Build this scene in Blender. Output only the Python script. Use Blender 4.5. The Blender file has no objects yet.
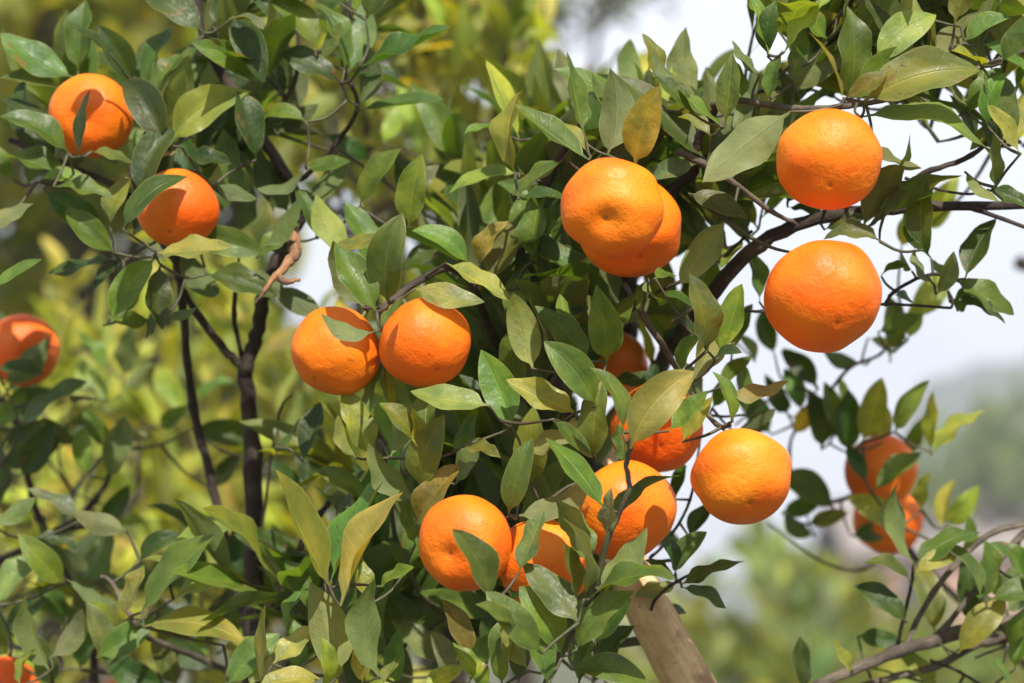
import bpy, math, random
import numpy as np
from mathutils import Vector, Matrix
random.seed(7); rng = np.random.default_rng(7)
R = math.radians
sc = bpy.context.scene
col = sc.collection
W, H = 1024, 683
FMM = 85.0
FPX = W * FMM / 36.0
PITCH = R(6.0)
CAM = np.array([0.0, 0.0, 1.6])
FWD = np.array([0, math.cos(PITCH), math.sin(PITCH)])
UPV = np.array([0, -math.sin(PITCH), math.cos(PITCH)])
RGT = np.array([1.0, 0, 0])
ZUP = np.array([0, 0, 1.0])

def P(x, y, D):
    return CAM + FWD * D + RGT * ((x - W / 2) * D / FPX) + UPV * ((H / 2 - y) * D / FPX)
def proj(p):
    q = np.asarray(p) - CAM
    D = q @ FWD
    return np.array([W / 2 + (q @ RGT) / D * FPX, H / 2 - (q @ UPV) / D * FPX, D])
def nrm(v):
    v = np.asarray(v, float); return v / (np.linalg.norm(v) + 1e-12)

# ------------------------------------------------------------------ materials
def mat(name):
    m = bpy.data.materials.new(name); m.use_nodes = True
    nt = m.node_tree; nt.nodes.clear()
    out = nt.nodes.new('ShaderNodeOutputMaterial')
    return m, nt, out
class NB:
    def __init__(s, nt): s.nt = nt
    def n(s, t, **kw):
        o = s.nt.nodes.new(t)
        for k, v in kw.items():
            if k[0] == 'i' and k[1:].isdigit(): 
                if hasattr(v, 'is_output'): s.nt.links.new(v, o.inputs[int(k[1:])])
                else: o.inputs[int(k[1:])].default_value = v
            else: setattr(o, k, v)
        return o
    def set(s, o, **kw):
        for k, v in kw.items():
            k = k.replace('_', ' ')
            if hasattr(v, 'is_output'): s.nt.links.new(v, o.inputs[k])
            else: o.inputs[k].default_value = v
        return o
    def math(s, op, a, b=0.0, c=0.0, clamp=False):
        return s.n('ShaderNodeMath', operation=op, use_clamp=clamp, i0=a, i1=b, i2=c).outputs[0]
    def mix(s, f, a, b):
        o = s.n('ShaderNodeMix', data_type='RGBA')
        for k, v in ((0, f), (6, a), (7, b)):
            if hasattr(v, 'is_output'): s.nt.links.new(v, o.inputs[k])
            else: o.inputs[k].default_value = v
        return o.outputs[2]
    def noise(s, vec, scale, detail=2, rough=.5):
        o = s.n('ShaderNodeTexNoise'); s.set(o, Vector=vec, Scale=scale, Detail=detail, Roughness=rough)
        return o.outputs[0]
    def ss(s, v, a, b, c=0.0, d=1.0):
        o = s.n('ShaderNodeMapRange', interpolation_type='SMOOTHSTEP')
        for k, x in ((0, v), (1, a), (2, b), (3, c), (4, d)):
            if hasattr(x, 'is_output'): s.nt.links.new(x, o.inputs[k])
            else: o.inputs[k].default_value = x
        return o.outputs[0]

def leaf_material(name, detail=True):
    m, nt, out = mat(name); b = NB(nt)
    tint = b.n('ShaderNodeAttribute', attribute_name='tint').outputs['Color']
    luv = b.n('ShaderNodeAttribute', attribute_name='luv').outputs['Vector']
    sep = b.n('ShaderNodeSeparateXYZ', i0=luv).outputs
    back = b.n('ShaderNodeNewGeometry').outputs['Backfacing']
    au = b.math('ABSOLUTE', sep[0])
    base = tint
    # pattern space: (u*.25, v) shifted by the leaf's own number
    cb = b.n('ShaderNodeCombineXYZ', i0=b.math('MULTIPLY', sep[0], .25), i1=sep[1], i2=b.math('MULTIPLY', sep[2], 37.0)).outputs[0]
    n1 = b.noise(cb, 3.2, 3)
    yel = b.n('ShaderNodeVectorMath', operation='MULTIPLY', i0=base, i1=(1.4, 1.22, 1.0)).outputs[0]
    drk = b.n('ShaderNodeVectorMath', operation='MULTIPLY', i0=base, i1=(.62, .72, .8)).outputs[0]
    base = b.mix(b.ss(n1, .35, .65), drk, base)
    base = b.mix(b.ss(b.noise(cb, 1.7, 2), .5, .75, 0, .8), base, yel)
    # midrib and side veins
    rib = b.ss(au, .02, .075, 1, 0)
    ph = b.math('ADD', b.math('MULTIPLY', sep[1], 62.0), b.math('MULTIPLY', au, -9.0))
    ph = b.math('ADD', ph, b.math('MULTIPLY', b.noise(cb, 5.0, 1), 5.0))
    vein = b.ss(b.math('SINE', ph), .72, 1.0)
    vc = b.n('ShaderNodeVectorMath', operation='MULTIPLY_ADD', i0=base, i1=(1.5, 1.4, 1.3), i2=(.012, .016, .004)).outputs[0]
    base = b.mix(b.math('MULTIPLY', vein, .10), base, vc)
    base = b.mix(b.math('MULTIPLY', rib, .65), base, vc)
    # worn rims and leaf spots on some leaves
    own = b.math('FRACT', b.math('MULTIPLY', sep[2], 7.31))
    many = b.ss(own, .30, .8)
    sp = b.ss(b.noise(cb, 30, 2, .6), .60, .67)
    sp2 = b.ss(b.noise(cb, 2.2, 1), .5, .62)
    spot = b.math('MULTIPLY', b.math('MULTIPLY', sp, sp2), many)
    base = b.mix(b.math('MULTIPLY', spot, .8), base, (.045, .028, .012, 1))
    rust = b.math('MULTIPLY', b.ss(b.math('ADD', b.noise(cb, 4.5, 3), b.math('MULTIPLY', au, .12)), .66, .78), b.ss(own, .6, .9))
    base = b.mix(b.math('MULTIPLY', rust, .7), base, (.20, .085, .02, 1))
    rim = b.ss(au, .93, 1.0)
    base = b.mix(b.math('MULTIPLY', rim, .55), base, (.26, .27, .09, 1))
    under = b.mix(.5, base, (.18, .205, .085, 1))
    base2 = b.mix(back, base, under)
    hgt = b.math('ADD', b.math('MULTIPLY', vein, -.12), b.math('MULTIPLY', rib, -.8))
    hgt = b.math('ADD', hgt, b.math('MULTIPLY', b.noise(cb, 9, 3), 1.6))
    bump = b.n('ShaderNodeBump'); b.set(bump, Strength=.55, Distance=.0009, Height=hgt)
    pr = b.n('ShaderNodeBsdfPrincipled')
    rough = b.math('ADD', b.math('MULTIPLY', back, .2), b.ss(b.noise(cb, 6, 2), .3, .7, .40, .58))
    b.set(pr, Base_Color=base2, Roughness=rough, Normal=bump.outputs[0])
    pr.inputs['Specular IOR Level'].default_value = .42
    tr = b.n('ShaderNodeBsdfTranslucent')
    tcol = b.n('ShaderNodeVectorMath', operation='MULTIPLY', i0=base, i1=(2.6, 2.35, .5)).outputs[0]
    b.set(tr, Color=tcol)
    mx = b.n('ShaderNodeMixShader', i0=.33, i1=pr.outputs[0], i2=tr.outputs[0])
    nt.links.new(mx.outputs[0], out.inputs[0])
    return m

def bark_material(name, c1, c2, c3, scale=120, bump=.8, rough=.85, stretch=.25):
    m, nt, out = mat(name); b = NB(nt)
    luv = b.n('ShaderNodeAttribute', attribute_name='luv').outputs['Vector']   # metres round / metres along / random
    g = b.n('ShaderNodeTexCoord').outputs['Object']
    mp = b.n('ShaderNodeVectorMath', operation='MULTIPLY', i0=luv, i1=(1, stretch, 10)).outputs[0]
    n1 = b.noise(mp, scale, 4, .6); n2 = b.noise(g, 34, 3)
    n3 = b.noise(g, 260, 2)
    c = b.mix(b.ss(b.math('ADD', b.math('MULTIPLY', n1, .5), b.math('MULTIPLY', b.noise(g, 55, 4, .65), .5)), .38, .62), c1, c2)
    c = b.mix(b.ss(n2, .5, .64, 0, .8), c, c3)
    c = b.mix(b.ss(b.noise(g, 150, 4, .7), .58, .66, 0, .55), c, c3)
    bp = b.n('ShaderNodeBump'); b.set(bp, Strength=bump, Distance=.0022, Height=b.math('ADD', b.math('MULTIPLY', n1, .6), b.math('ADD', b.math('MULTIPLY', n3, .5), b.noise(g, 90, 4, .65))))
    pr = b.n('ShaderNodeBsdfPrincipled'); b.set(pr, Base_Color=c, Roughness=rough, Normal=bp.outputs[0])
    nt.links.new(pr.outputs[0], out.inputs[0]); return m

def peel_material():
    m, nt, out = mat('mandarin_peel'); b = NB(nt)
    g = b.n('ShaderNodeTexCoord').outputs['Object']
    inf = b.n('ShaderNodeObjectInfo').outputs
    rp = inf['Random']
    off = b.n('ShaderNodeVectorMath', operation='ADD', i0=g, i1=b.n('ShaderNodeCombineXYZ', i0=rp, i1=rp, i2=rp).outputs[0]).outputs[0]
    hue = b.mix(rp, (.80, .108, .002, 1), (.82, .150, .003, 1))
    c = b.mix(b.ss(b.noise(off, 28, 3), .38, .66, 0, .5), hue, (.92, .25, .008, 1))
    c = b.mix(b.ss(b.noise(off, 45, 3, .6), .60, .72, 0, .35), c, (.80, .10, .004, 1))
    shift = b.math('FRACT', b.math('MULTIPLY', rp, 5.7))
    c = b.mix(b.math('MULTIPLY', b.ss(b.noise(off, 16, 2), .5, .68, 0, .75), shift), c, (.88, .36, .015, 1))
    # pores (oil glands) and small scars
    v = b.n('ShaderNodeTexVoronoi'); b.set(v, Vector=off, Scale=520.0)
    v.inputs['Randomness'].default_value = .9
    pore = b.ss(v.outputs['Distance'], .0, .38, 1, 0)
    c = b.mix(b.math('MULTIPLY', pore, .22), c, (.78, .10, .003, 1))
    scar = b.ss(b.noise(off, 140, 3, .7), .69, .76)
    scar = b.math('MULTIPLY', scar, b.ss(b.noise(off, 22, 1), .48, .62))
    c = b.mix(b.math('MULTIPLY', scar, .65), c, (.30, .13, .03, 1))
    # style scar at the lower pole (object's -Z)
    sp = b.n('ShaderNodeSeparateXYZ', i0=g).outputs
    rr = b.math('SQRT', b.math('ADD', b.math('MULTIPLY', sp[0], sp[0]), b.math('MULTIPLY', sp[1], sp[1])))
    dot = b.math('MULTIPLY', b.ss(rr, .0009, .0019, 1, 0), b.ss(sp[2], 0, -.005))
    c = b.mix(b.math('MULTIPLY', dot, .5), c, (.16, .05, .015, 1))
    hgt = b.math('ADD', b.math('MULTIPLY', pore, -.55), b.math('MULTIPLY', b.noise(off, 210, 3, .55), 1.7))
    bp = b.n('ShaderNodeBump'); b.set(bp, Strength=.5, Distance=.0009, Height=hgt)
    pr = b.n('ShaderNodeBsdfPrincipled')
    b.set(pr, Base_Color=c, Roughness=b.ss(b.noise(off, 60, 2), .3, .7, .44, .55), Normal=bp.outputs[0], Subsurface_Weight=.12)
    pr.inputs['Subsurface Radius'].default_value = (1, .35, .08); pr.inputs['Subsurface Scale'].default_value = .004
    pr.inputs['Specular IOR Level'].default_value = .36
    nt.links.new(pr.outputs[0], out.inputs[0]); return m

def plain_material(name, c1, c2, scale, rough=.8, bump=.3):
    m, nt, out = mat(name); b = NB(nt)
    g = b.n('ShaderNodeTexCoord').outputs['Object']
    n1 = b.noise(g, scale, 4, .6)
    bp = b.n('ShaderNodeBump'); b.set(bp, Strength=bump, Height=n1, Distance=.02)
    pr = b.n('ShaderNodeBsdfPrincipled'); b.set(pr, Base_Color=b.mix(b.ss(n1, .35, .65), c1, c2), Roughness=rough, Normal=bp.outputs[0])
    nt.links.new(pr.outputs[0], out.inputs[0]); return m

M_LEAF = leaf_material('citrus_leaf')
M_DARK = bark_material('dark_bark', (.018, .011, .009, 1), (.038, .023, .017, 1), (.07, .052, .04, 1))
M_TAN = bark_material('tan_bark_sun_dapple', (.46, .29, .14, 1), (.68, .48, .27, 1), (.24, .15, .08, 1), scale=55, bump=.5)  # trunk bark: dappled sunlight put into the pale mottled colour
M_GREY = bark_material('grey_brown_bark', (.075, .058, .042, 1), (.15, .12, .085, 1), (.04, .03, .022, 1), scale=90)
M_TWIG = bark_material('green_twig', (.045, .05, .018, 1), (.085, .075, .035, 1), (.05, .03, .02, 1), rough=.6, bump=.3)
M_RAW = bark_material('torn_wood', (.15, .075, .04, 1), (.36, .18, .08, 1), (.05, .032, .022, 1), scale=60, bump=1)
M_PEEL = peel_material()
M_CALYX = plain_material('calyx_green', (.09, .12, .03, 1), (.16, .15, .05, 1), 300)

# ------------------------------------------------------------------ mesh helpers
def link(o, parent=None):
    col.objects.link(o)
    if parent is not None: o.parent = parent
    return o
def tag(o, label=None, cat=None, group=None, kind=None):
    if label: o['label'] = label
    if cat: o['category'] = cat
    if group: o['group'] = group
    if kind: o['kind'] = kind
    return o
def empty(name, loc, label, cat, group=None):
    e = bpy.data.objects.new(name, None); e.location = loc; e.empty_display_size = .05
    link(e); return tag(e, label, cat, group)
def make_mesh(name, V, F4, mats, attrs=None, matidx=None, parent=None, smooth=True, origin=None):
    """V (n,3); F4 (m,4) quads in world space; the object is put at origin"""
    V = np.asarray(V, dtype=np.float32).reshape(-1, 3).copy()
    F4 = np.asarray(F4, dtype=np.int32).reshape(-1, 4)
    if origin is None: origin = V.mean(0) if len(V) else np.zeros(3)
    V -= np.asarray(origin, dtype=np.float32)
    me = bpy.data.meshes.new(name)
    me.vertices.add(len(V)); me.vertices.foreach_set('co', V.ravel())
    me.loops.add(F4.size); me.loops.foreach_set('vertex_index', F4.ravel())
    me.polygons.add(len(F4)); me.polygons.foreach_set('loop_start', np.arange(0, F4.size, 4, dtype=np.int32))
    me.polygons.foreach_set('use_smooth', np.full(len(F4), smooth))
    for m in mats: me.materials.append(m)
    if matidx is not None: me.polygons.foreach_set('material_index', np.asarray(matidx, dtype=np.int32))
    for nm, typ, arr, key in attrs or ():
        a = me.attributes.new(nm, typ, 'POINT'); a.data.foreach_set(key, np.asarray(arr, dtype=np.float32).ravel())
    me.update(); me.validate()
    o = bpy.data.objects.new(name, me)
    pl = np.zeros(3)
    q = parent
    while q is not None: pl = pl + np.array(q.location); q = q.parent
    o.location = Vector((np.asarray(origin) - pl).tolist())
    return link(o, parent)

class Tubes:
    def __init__(s): s.V = []; s.F = []; s.A = []; s.n = 0
    def add(s, pts, rad, sides=6, lump=0.0):
        pts = np.asarray(pts, float); n = len(pts)
        rad = np.broadcast_to(np.asarray(rad, float), (n,))
        T = np.gradient(pts, axis=0); T /= np.linalg.norm(T, axis=1)[:, None] + 1e-12
        ref = np.array([0.31, 0.9, 0.27]) if abs(T[0] @ np.array([0.31, .9, .27])) < .9 else np.array([1., 0, 0])
        U = np.cross(T, ref); U /= np.linalg.norm(U, axis=1)[:, None]
        Bv = np.cross(T, U)
        a = np.arange(sides) / sides * 2 * math.pi
        rr = rad[:, None] * (1 + lump * rng.standard_normal((n, sides)))
        V = pts[:, None] + rr[..., None] * (np.cos(a)[None, :, None] * U[:, None] + np.sin(a)[None, :, None] * Bv[:, None])
        # close the ends with a shrunk ring
        end = pts[-1] + T[-1] * rad[-1] * .6; st = pts[0] - T[0] * rad[0] * .3
        V = np.concatenate([(st + (V[0] - pts[0]) * .05)[None], V, (end + (V[-1] - pts[-1]) * .05)[None]], 0)
        L = np.concatenate([[0], np.cumsum(np.linalg.norm(np.diff(pts, axis=0), axis=1))]); L = np.concatenate([[L[0]], L, [L[-1]]])
        rav = np.concatenate([[rad[0]], rad, [rad[-1]]])
        m = n + 2
        i = np.arange(m - 1)[:, None] * sides; j = np.arange(sides)[None]; j2 = (j + 1) % sides
        F = np.stack([i + j, i + j2, i + sides + j2, i + sides + j], -1).reshape(-1, 4) + s.n
        A = np.stack([np.cos(a)[None] * rav[:, None], np.broadcast_to(L[:, None], (m, sides)), np.sin(a)[None] * rav[:, None]], -1)
        s.V.append(V.reshape(-1, 3)); s.F.append(F); s.A.append(A.reshape(-1, 3)); s.n += m * sides
    def build(s, name, m, parent=None, origin=None, extra=None, m2=None):
        if not s.V: return None
        if extra is not None and extra.V:
            n0 = sum(len(f) for f in s.F); n1 = sum(len(f) for f in extra.F)
            return make_mesh(name, np.concatenate(s.V + extra.V), np.concatenate(s.F + [f + s.n for f in extra.F]), [m, m2],
                             [('luv', 'FLOAT_VECTOR', np.concatenate(s.A + extra.A), 'vector')], matidx=[0] * n0 + [1] * n1, parent=parent, origin=origin)
        return make_mesh(name, np.concatenate(s.V), np.concatenate(s.F), [m], [('luv', 'FLOAT_VECTOR', np.concatenate(s.A), 'vector')], parent=parent, origin=origin)

def smooth_path(pts, sub=6):
    pts = np.asarray(pts, float)
    if len(pts) < 3:
        t = np.linspace(0, 1, sub + 1)[:, None]; return pts[0] * (1 - t) + pts[-1] * t
    e = np.concatenate([[2 * pts[0] - pts[1]], pts, [2 * pts[-1] - pts[-2]]])
    out = []
    for k in range(1, len(e) - 2):
        for t in np.arange(sub) / sub:
            p0, p1, p2, p3 = e[k - 1:k + 3]
            out.append(.5 * ((2 * p1) + (-p0 + p2) * t + (2 * p0 - 5 * p1 + 4 * p2 - p3) * t * t + (-p0 + 3 * p1 - 3 * p2 + p3) * t ** 3))
    out.append(pts[-1]); return np.array(out)

TONE = {'d': (.040, .074, .010), 'g': (.105, .160, .020), 'y': (.285, .290, .045), 'v': (.40, .41, .06), 'p': (.150, .190, .070), 'o': (.105, .128, .018), 'b': (.24, .12, .025)}  # p: undersides plus painted sky sheen; v: brightened so back trees look sunlit
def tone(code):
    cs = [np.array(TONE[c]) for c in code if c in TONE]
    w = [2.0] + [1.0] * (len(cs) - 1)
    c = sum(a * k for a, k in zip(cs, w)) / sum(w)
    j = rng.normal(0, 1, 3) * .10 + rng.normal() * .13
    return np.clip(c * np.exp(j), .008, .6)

class Leaves:
    """collects leaves as rows, builds one mesh"""
    def __init__(s): s.r = []
    def add(s, base, tip, normal, width, tint, curl=.5, fold=.35, wave=.12, sway=0.0, twist=0.0):
        s.r.append((*base, *tip, *normal, width, *tint, curl, fold, wave, sway, twist, rng.random(), rng.random() * 6.28, rng.random()))
    def build(s, name, parent=None, nl=10, nw=3, origin=None):
        if not s.r: return None
        A = np.array(s.r, float); n = len(A)
        B, T, N = A[:, 0:3], A[:, 3:6], A[:, 6:9]
        w, tint = A[:, 9], A[:, 10:13]
        curl, fold, wave, sway, twist, rnd, ph, shp = A[:, 13:21].T
        Y = T - B; Lc = np.linalg.norm(Y, axis=1); Y = Y / Lc[:, None]
        N = N - (N * Y).sum(1)[:, None] * Y; N /= np.linalg.norm(N, axis=1)[:, None] + 1e-9
        X = np.cross(Y, N)
        t = np.linspace(0, 1, nl + 1); u = np.linspace(-1, 1, 2 * nw + 1)
        pet = .075                       # short petiole share
        tt = np.clip((t - pet) / (1 - pet), 0, 1)
        a = .70 + .2 * (shp[:, None] - .5); bexp = .92 + .3 * (rnd[:, None] - .5)
        prof = np.power(np.maximum(tt[None], 1e-6), a) * np.power(np.maximum(1 - tt[None], 0), bexp)
        prof /= prof.max(1)[:, None]
        prof = np.where(t[None] < pet * 1.01, .05, prof)
        half = .5 * w[:, None] * np.maximum(prof, .012)                      # n,nl+1
        # midrib: arc in the Y-N plane with the chord = B..T
        c = curl[:, None]; th = c * (t[None] - .5)
        R0 = 1 / np.where(abs(c) < 1e-3, 1e-3, c)
        my = (np.sin(th) + np.sin(c * .5)) * R0; chord = 2 * np.sin(c * .5) * R0
        mz = (np.cos(th) - np.cos(c * .5)) * R0
        sc_ = Lc[:, None] / chord
        my = my * sc_; mz = mz * sc_
        mx = sway[:, None] * Lc[:, None] * 4 * t[None] * (1 - t[None])
        tw = twist[:, None] * (t[None] - .3)
        au = np.abs(u)[None, None]; uu = u[None, None]
        lx = half[..., None] * uu
        # cross-section: V fold flattening outwards + waves along the rim
        lz = half[..., None] * (fold[:, None, None] * (au - .25 * au ** 2)
             + wave[:, None, None] * au ** 2 * np.sin(ph[:, None, None] + t[None, :, None] * (9 + 7 * rnd[:, None, None]) + (uu > 0) * 1.7) * 2)
        cx = lx * np.cos(tw)[..., None] - lz * np.sin(tw)[..., None]
        cz = lx * np.sin(tw)[..., None] + lz * np.cos(tw)[..., None]
        px = mx[..., None] + cx
        py = my[..., None] + cz * (-np.sin(-th))[..., None] * 1.0
        pz = mz[..., None] + cz * np.cos(th)[..., None]
        V = B[:, None, None] + px[..., None] * X[:, None, None] + py[..., None] * Y[:, None, None] + pz[..., None] * N[:, None, None]
        ni, nj = nl + 1, 2 * nw + 1
        i = np.arange(nl)[:, None] * nj; j = np.arange(nj - 1)[None]
        F1 = np.stack([i + j, i + j + 1, i + nj + j + 1, i + nj + j], -1).reshape(-1, 4)
        F = (np.arange(n)[:, None, None] * ni * nj + F1[None]).reshape(-1, 4)
        tc = np.ones((n, ni, nj, 4)); tc[..., :3] = tint[:, None, None]
        uv = np.empty((n, ni, nj, 3)); uv[..., 0] = u[None, None]; uv[..., 1] = t[None, :, None]; uv[..., 2] = rnd[:, None, None]
        return make_mesh(name, V.reshape(-1, 3), F, [M_LEAF], [('tint', 'FLOAT_COLOR', tc, 'color'), ('luv', 'FLOAT_VECTOR', uv, 'vector')], parent=parent, origin=origin)

def in_poly(x, y, poly):
    c = False; n = len(poly)
    for i in range(n):
        x1, y1 = poly[i]; x2, y2 = poly[i - 1]
        if (y1 > y) != (y2 > y) and x < (x2 - x1) * (y - y1) / (y2 - y1) + x1: c = not c
    return c

# ------------------------------------------------------------------ fruit data: px centre, px radii, depth, px of lower pole, dimple, label
FR = [
 (91, 116, 42, 43, 1.54, (91, 126), .16, 'orange mandarin at the upper left, a small dark leaf hanging across its face'),
 (177, 209, 40, 43, 1.50, (172, 238), .05, 'mandarin just below the upper left one, a long dark leaf over its lower left side'),
 (23, 350, 36, 37, 1.72, (33, 353), .08, 'blurred mandarin cut by the left edge of the picture at mid height'),
 (336, 351, 45, 47, 1.43, (315, 380), -.04, 'lumpy mandarin of the hanging pair, left one, with a pale leaf lying on its top'),
 (425, 343, 46, 46, 1.41, (440, 372), .03, 'smooth round mandarin of the hanging pair, right one, above a pale yellow-green leaf'),
 (612, 208, 50, 52, 1.37, (601, 224), .20, 'mandarin with a deep navel dimple in front of another one at the top centre'),
 (631, 229, 51, 52, 1.435, (640, 262), .04, 'mandarin half hidden behind the dimpled one at the top centre'),
 (829, 160, 54, 51, 1.36, (825, 193), .03, 'flat-topped mandarin under the large leaves at the upper right'),
 (824, 296, 61, 56, 1.36, (834, 330), .02, 'largest mandarin, hanging against the white sky right of the dark limb'),
 (614, 364, 34, 34, 1.62, (612, 380), .05, 'shaded mandarin deep in the leaves, directly above the one behind the spotted leaf'),
 (657, 428, 45, 48, 1.48, (660, 450), .05, 'mandarin mostly covered by a big spotted yellow-green leaf'),
 (742, 476, 52, 48, 1.38, (748, 506), .02, 'mandarin with a clear face below the curled brown leaf, right of the centre cluster'),
 (465, 543, 46, 52, 1.38, (444, 556), .20, 'mandarin at the lower centre with a green leaf over its lower right side'),
 (544, 563, 45, 50, 1.40, (540, 585), .05, 'mandarin between two others at the lower centre, leaf blades standing before it'),
 (625, 511, 53, 48, 1.43, (640, 535), .04, 'wide mandarin behind the upright leafy twig above the pale trunk'),
 (881, 471, 39, 33, 1.74, (885, 480), .05, 'blurred mandarin at the far right crossed by a green leaf, the upper of two'),
 (888, 520, 37, 32, 1.82, (885, 540), .05, 'blurred shaded mandarin at the far right, the lower of two'),
 (6, 690, 33, 35, 1.66, (10, 700), .05, 'reddish mandarin cut off by the bottom left corner'),
 (137, 651, 12, 12, 2.9, (137, 655), .02, 'tiny blurred mandarin low on the left, seen between leaves'),
 (118, 690, 13, 12, 2.9, (118, 692), .02, 'tiny blurred mandarin at the bottom edge, below the other tiny one'),
]
def fruit_mesh(r, asp, dimple, seed, deep_nav):
    g = np.random.default_rng(seed)
    nu, nv = 64, 40
    th = np.linspace(0, math.pi, nv + 1)[:, None]; ph = np.arange(nu)[None] / nu * 2 * math.pi
    th = np.clip(th, .004, math.pi - .004)
    x = np.sin(th) * np.cos(ph); y = np.sin(th) * np.sin(ph); z = np.cos(th) + 0 * ph
    rad = np.ones_like(x)
    for k in range(7):                                        # soft lumps
        d = nrm(g.normal(size=3)); f = g.uniform(1.5, 5.0)
        rad += g.normal() * .009 * np.sin(f * (x * d[0] + y * d[1] + z * d[2]) * 2 + g.uniform(0, 6))
    seg = int(g.integers(9, 12))
    rad += .003 * np.cos(seg * ph + g.uniform(0, 6)) * np.sin(th) ** 1 * (np.abs(np.cos(th)) ** .8)    # faint segment ribs
    if seed == 6: 
        rad += .13 * np.exp(-(((x - .55) ** 2 + (y - .1) ** 2 + (z + .8) ** 2) / .16)); rad -= .02 * np.cos(3 * ph) * np.sin(th)
    low = np.pi - th                                            # angle from the lower pole
    rad -= dimple * np.exp(-(low / .36) ** 2)
    if dimple > 0: rad -= .02 * np.exp(-(low / .07) ** 2)
    rad -= .07 * np.exp(-(th / .30) ** 2); rad += .018 * np.exp(-((th - .55) / .25) ** 2)
    V = np.stack([x * rad, y * rad, z * rad * asp], -1) * r
    i = np.arange(nv)[:, None] * nu; j = np.arange(nu)[None]; j2 = (j + 1) % nu
    F = np.stack([i + j, i + nu + j, i + nu + j2, i + j2], -1).reshape(-1, 4)
    return V.reshape(-1, 3), F
fruit_tops = []
fruit_obs = []
for k, (x, y, rx, ry, D, pole, dim, lab) in enumerate(FR):
    c = P(x, y, D)
    off = np.array([pole[0] - x, -(pole[1] - y)], float) / max(rx, ry)
    l = min(np.linalg.norm(off), .93)
    back = math.sqrt(max(1 - l * l, .05))
    down = nrm(RGT * off[0] + UPV * off[1] - FWD * back)        # direction of the lower pole
    r = (rx * .6 + ry * .4) * D / FPX
    asp = min(rx, ry) / max(rx, ry)
    asp = {True: .86, False: .91}[asp < .95] + (k * 7 % 5 - 2) * .011
    V, F = fruit_mesh(r, asp, dim, k + 3, 0)
    zax = -down
    xax = nrm(np.cross(zax, FWD + .01)); yax = np.cross(zax, xax)
    Mx = Matrix(((xax[0], yax[0], zax[0]), (xax[1], yax[1], zax[1]), (xax[2], yax[2], zax[2])))
    root = make_mesh('mandarin', V, F, [M_PEEL], origin=(0, 0, 0))
    root.rotation_euler = Mx.to_euler(); root.location = Vector(c.tolist())
    tag(root, lab, 'mandarin', 'ripe mandarins hanging in the trees')
    # calyx: five-lobed green star with a stalk stub
    tb = Tubes()
    top = (1 - .07) * r * asp
    tb.add([(0, 0, top - .001), (0, 0, top + .002), (0.0006, 0, top + .018)], [.0022, .0015, .0013], 7)
    for q in range(5):
        a = q * 2 * math.pi / 5
        tb.add([(0, 0, top + .001), (.0030 * math.cos(a), .0030 * math.sin(a), top + .0014), (.0062 * math.cos(a), .0062 * math.sin(a), top + .0016)], [.0012, .0012, .0003], 5)
    cx = tb.build('calyx', M_CALYX, None, origin=(0, 0, 0)); cx.parent = root
    fruit_tops.append(c + zax * (r * asp + .015)); fruit_obs.append((x, y, max(rx, ry), D))

# ------------------------------------------------------------------ hand-read leaves: tile origin, then base tip width tone depth(cm)
LV = {}
LV['A'] = ((0, 0), 152, '''
225 235 0 100 92 gd|235 215 255 90 85 g|330 160 228 88 30 d|400 250 300 158 85 d 158|430 270 520 75 68 dg|385 210 430 135 45 p 165|455 285 565 140 58 g|490 390 540 250 72 go
510 425 755 275 118 yg 150|545 440 405 432 32 p 149|490 432 380 250 118 d 149|235 470 272 270 58 d 148|175 265 0 235 60 od|150 370 0 295 42 d|205 460 0 350 72 dg|150 520 70 410 88 d 158
205 525 150 440 60 d 158|230 555 0 465 50 g|110 545 270 560 42 gp|160 560 340 600 55 g|275 455 402 490 40 gp 149|420 590 492 450 92 d 148|370 690 565 530 80 dg 146|330 683 390 540 62 g|720 600 670 385 70 gd
610 100 440 0 85 d|640 80 660 -40 70 d|700 50 785 230 95 d|650 120 767 240 38 gp|690 60 790 90 25 p|560 465 665 485 50 d|640 560 745 590 50 d|130 570 310 690 90 d 156|-30 680 87 617 55 p|600 470 680 330 80 d 160
60 420 -20 330 70 d 158|40 540 -30 600 60 g 160|500 300 590 210 60 g 162|520 560 600 620 60 d 160|560 640 640 690 70 d 160|80 560 180 640 80 d 160|640 480 700 560 60 d 160|700 180 600 120 50 d 165''')
LV['B'] = ((256, 0), 152, '''
265 210 175 10 60 g|285 205 320 40 92 p 156|310 200 585 80 70 dg|265 235 432 235 42 d|255 250 180 340 75 d|310 330 565 298 33 dg|150 365 28 365 50 g|185 150 75 200 78 od|190 180 245 150 48 g|310 320 270 240 70 d
130 330 30 270 90 d 158|110 230 0 130 80 d 158|75 130 130 20 80 g 160|330 60 430 -20 90 d|250 10 30 -10 60 d|150 505 0 565 45 gd|150 500 240 490 50 g|310 620 432 450 78 g 150|440 620 400 540 68 d 156|450 600 535 510 55 p 156
460 683 378 570 88 yg 147|160 620 240 490 80 gd 156|0 480 60 430 80 d|790 420 690 180 52 yg 150|767 410 625 402 25 g 150|790 520 580 580 58 yg 146|775 600 680 590 60 y 160|100 640 20 560 80 d 158|60 400 150 420 60 d 160|20 350 -60 300 80 d 160
330 60 250 -20 70 g 158|120 100 20 50 70 d 158|80 30 40 -60 60 d 158|190 60 250 -40 60 d 160|340 480 300 560 60 d 165|540 620 600 500 60 g 170|600 683 560 560 70 g 165|640 560 700 480 60 gy 175|380 430 420 340 60 yg 185''')
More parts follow.
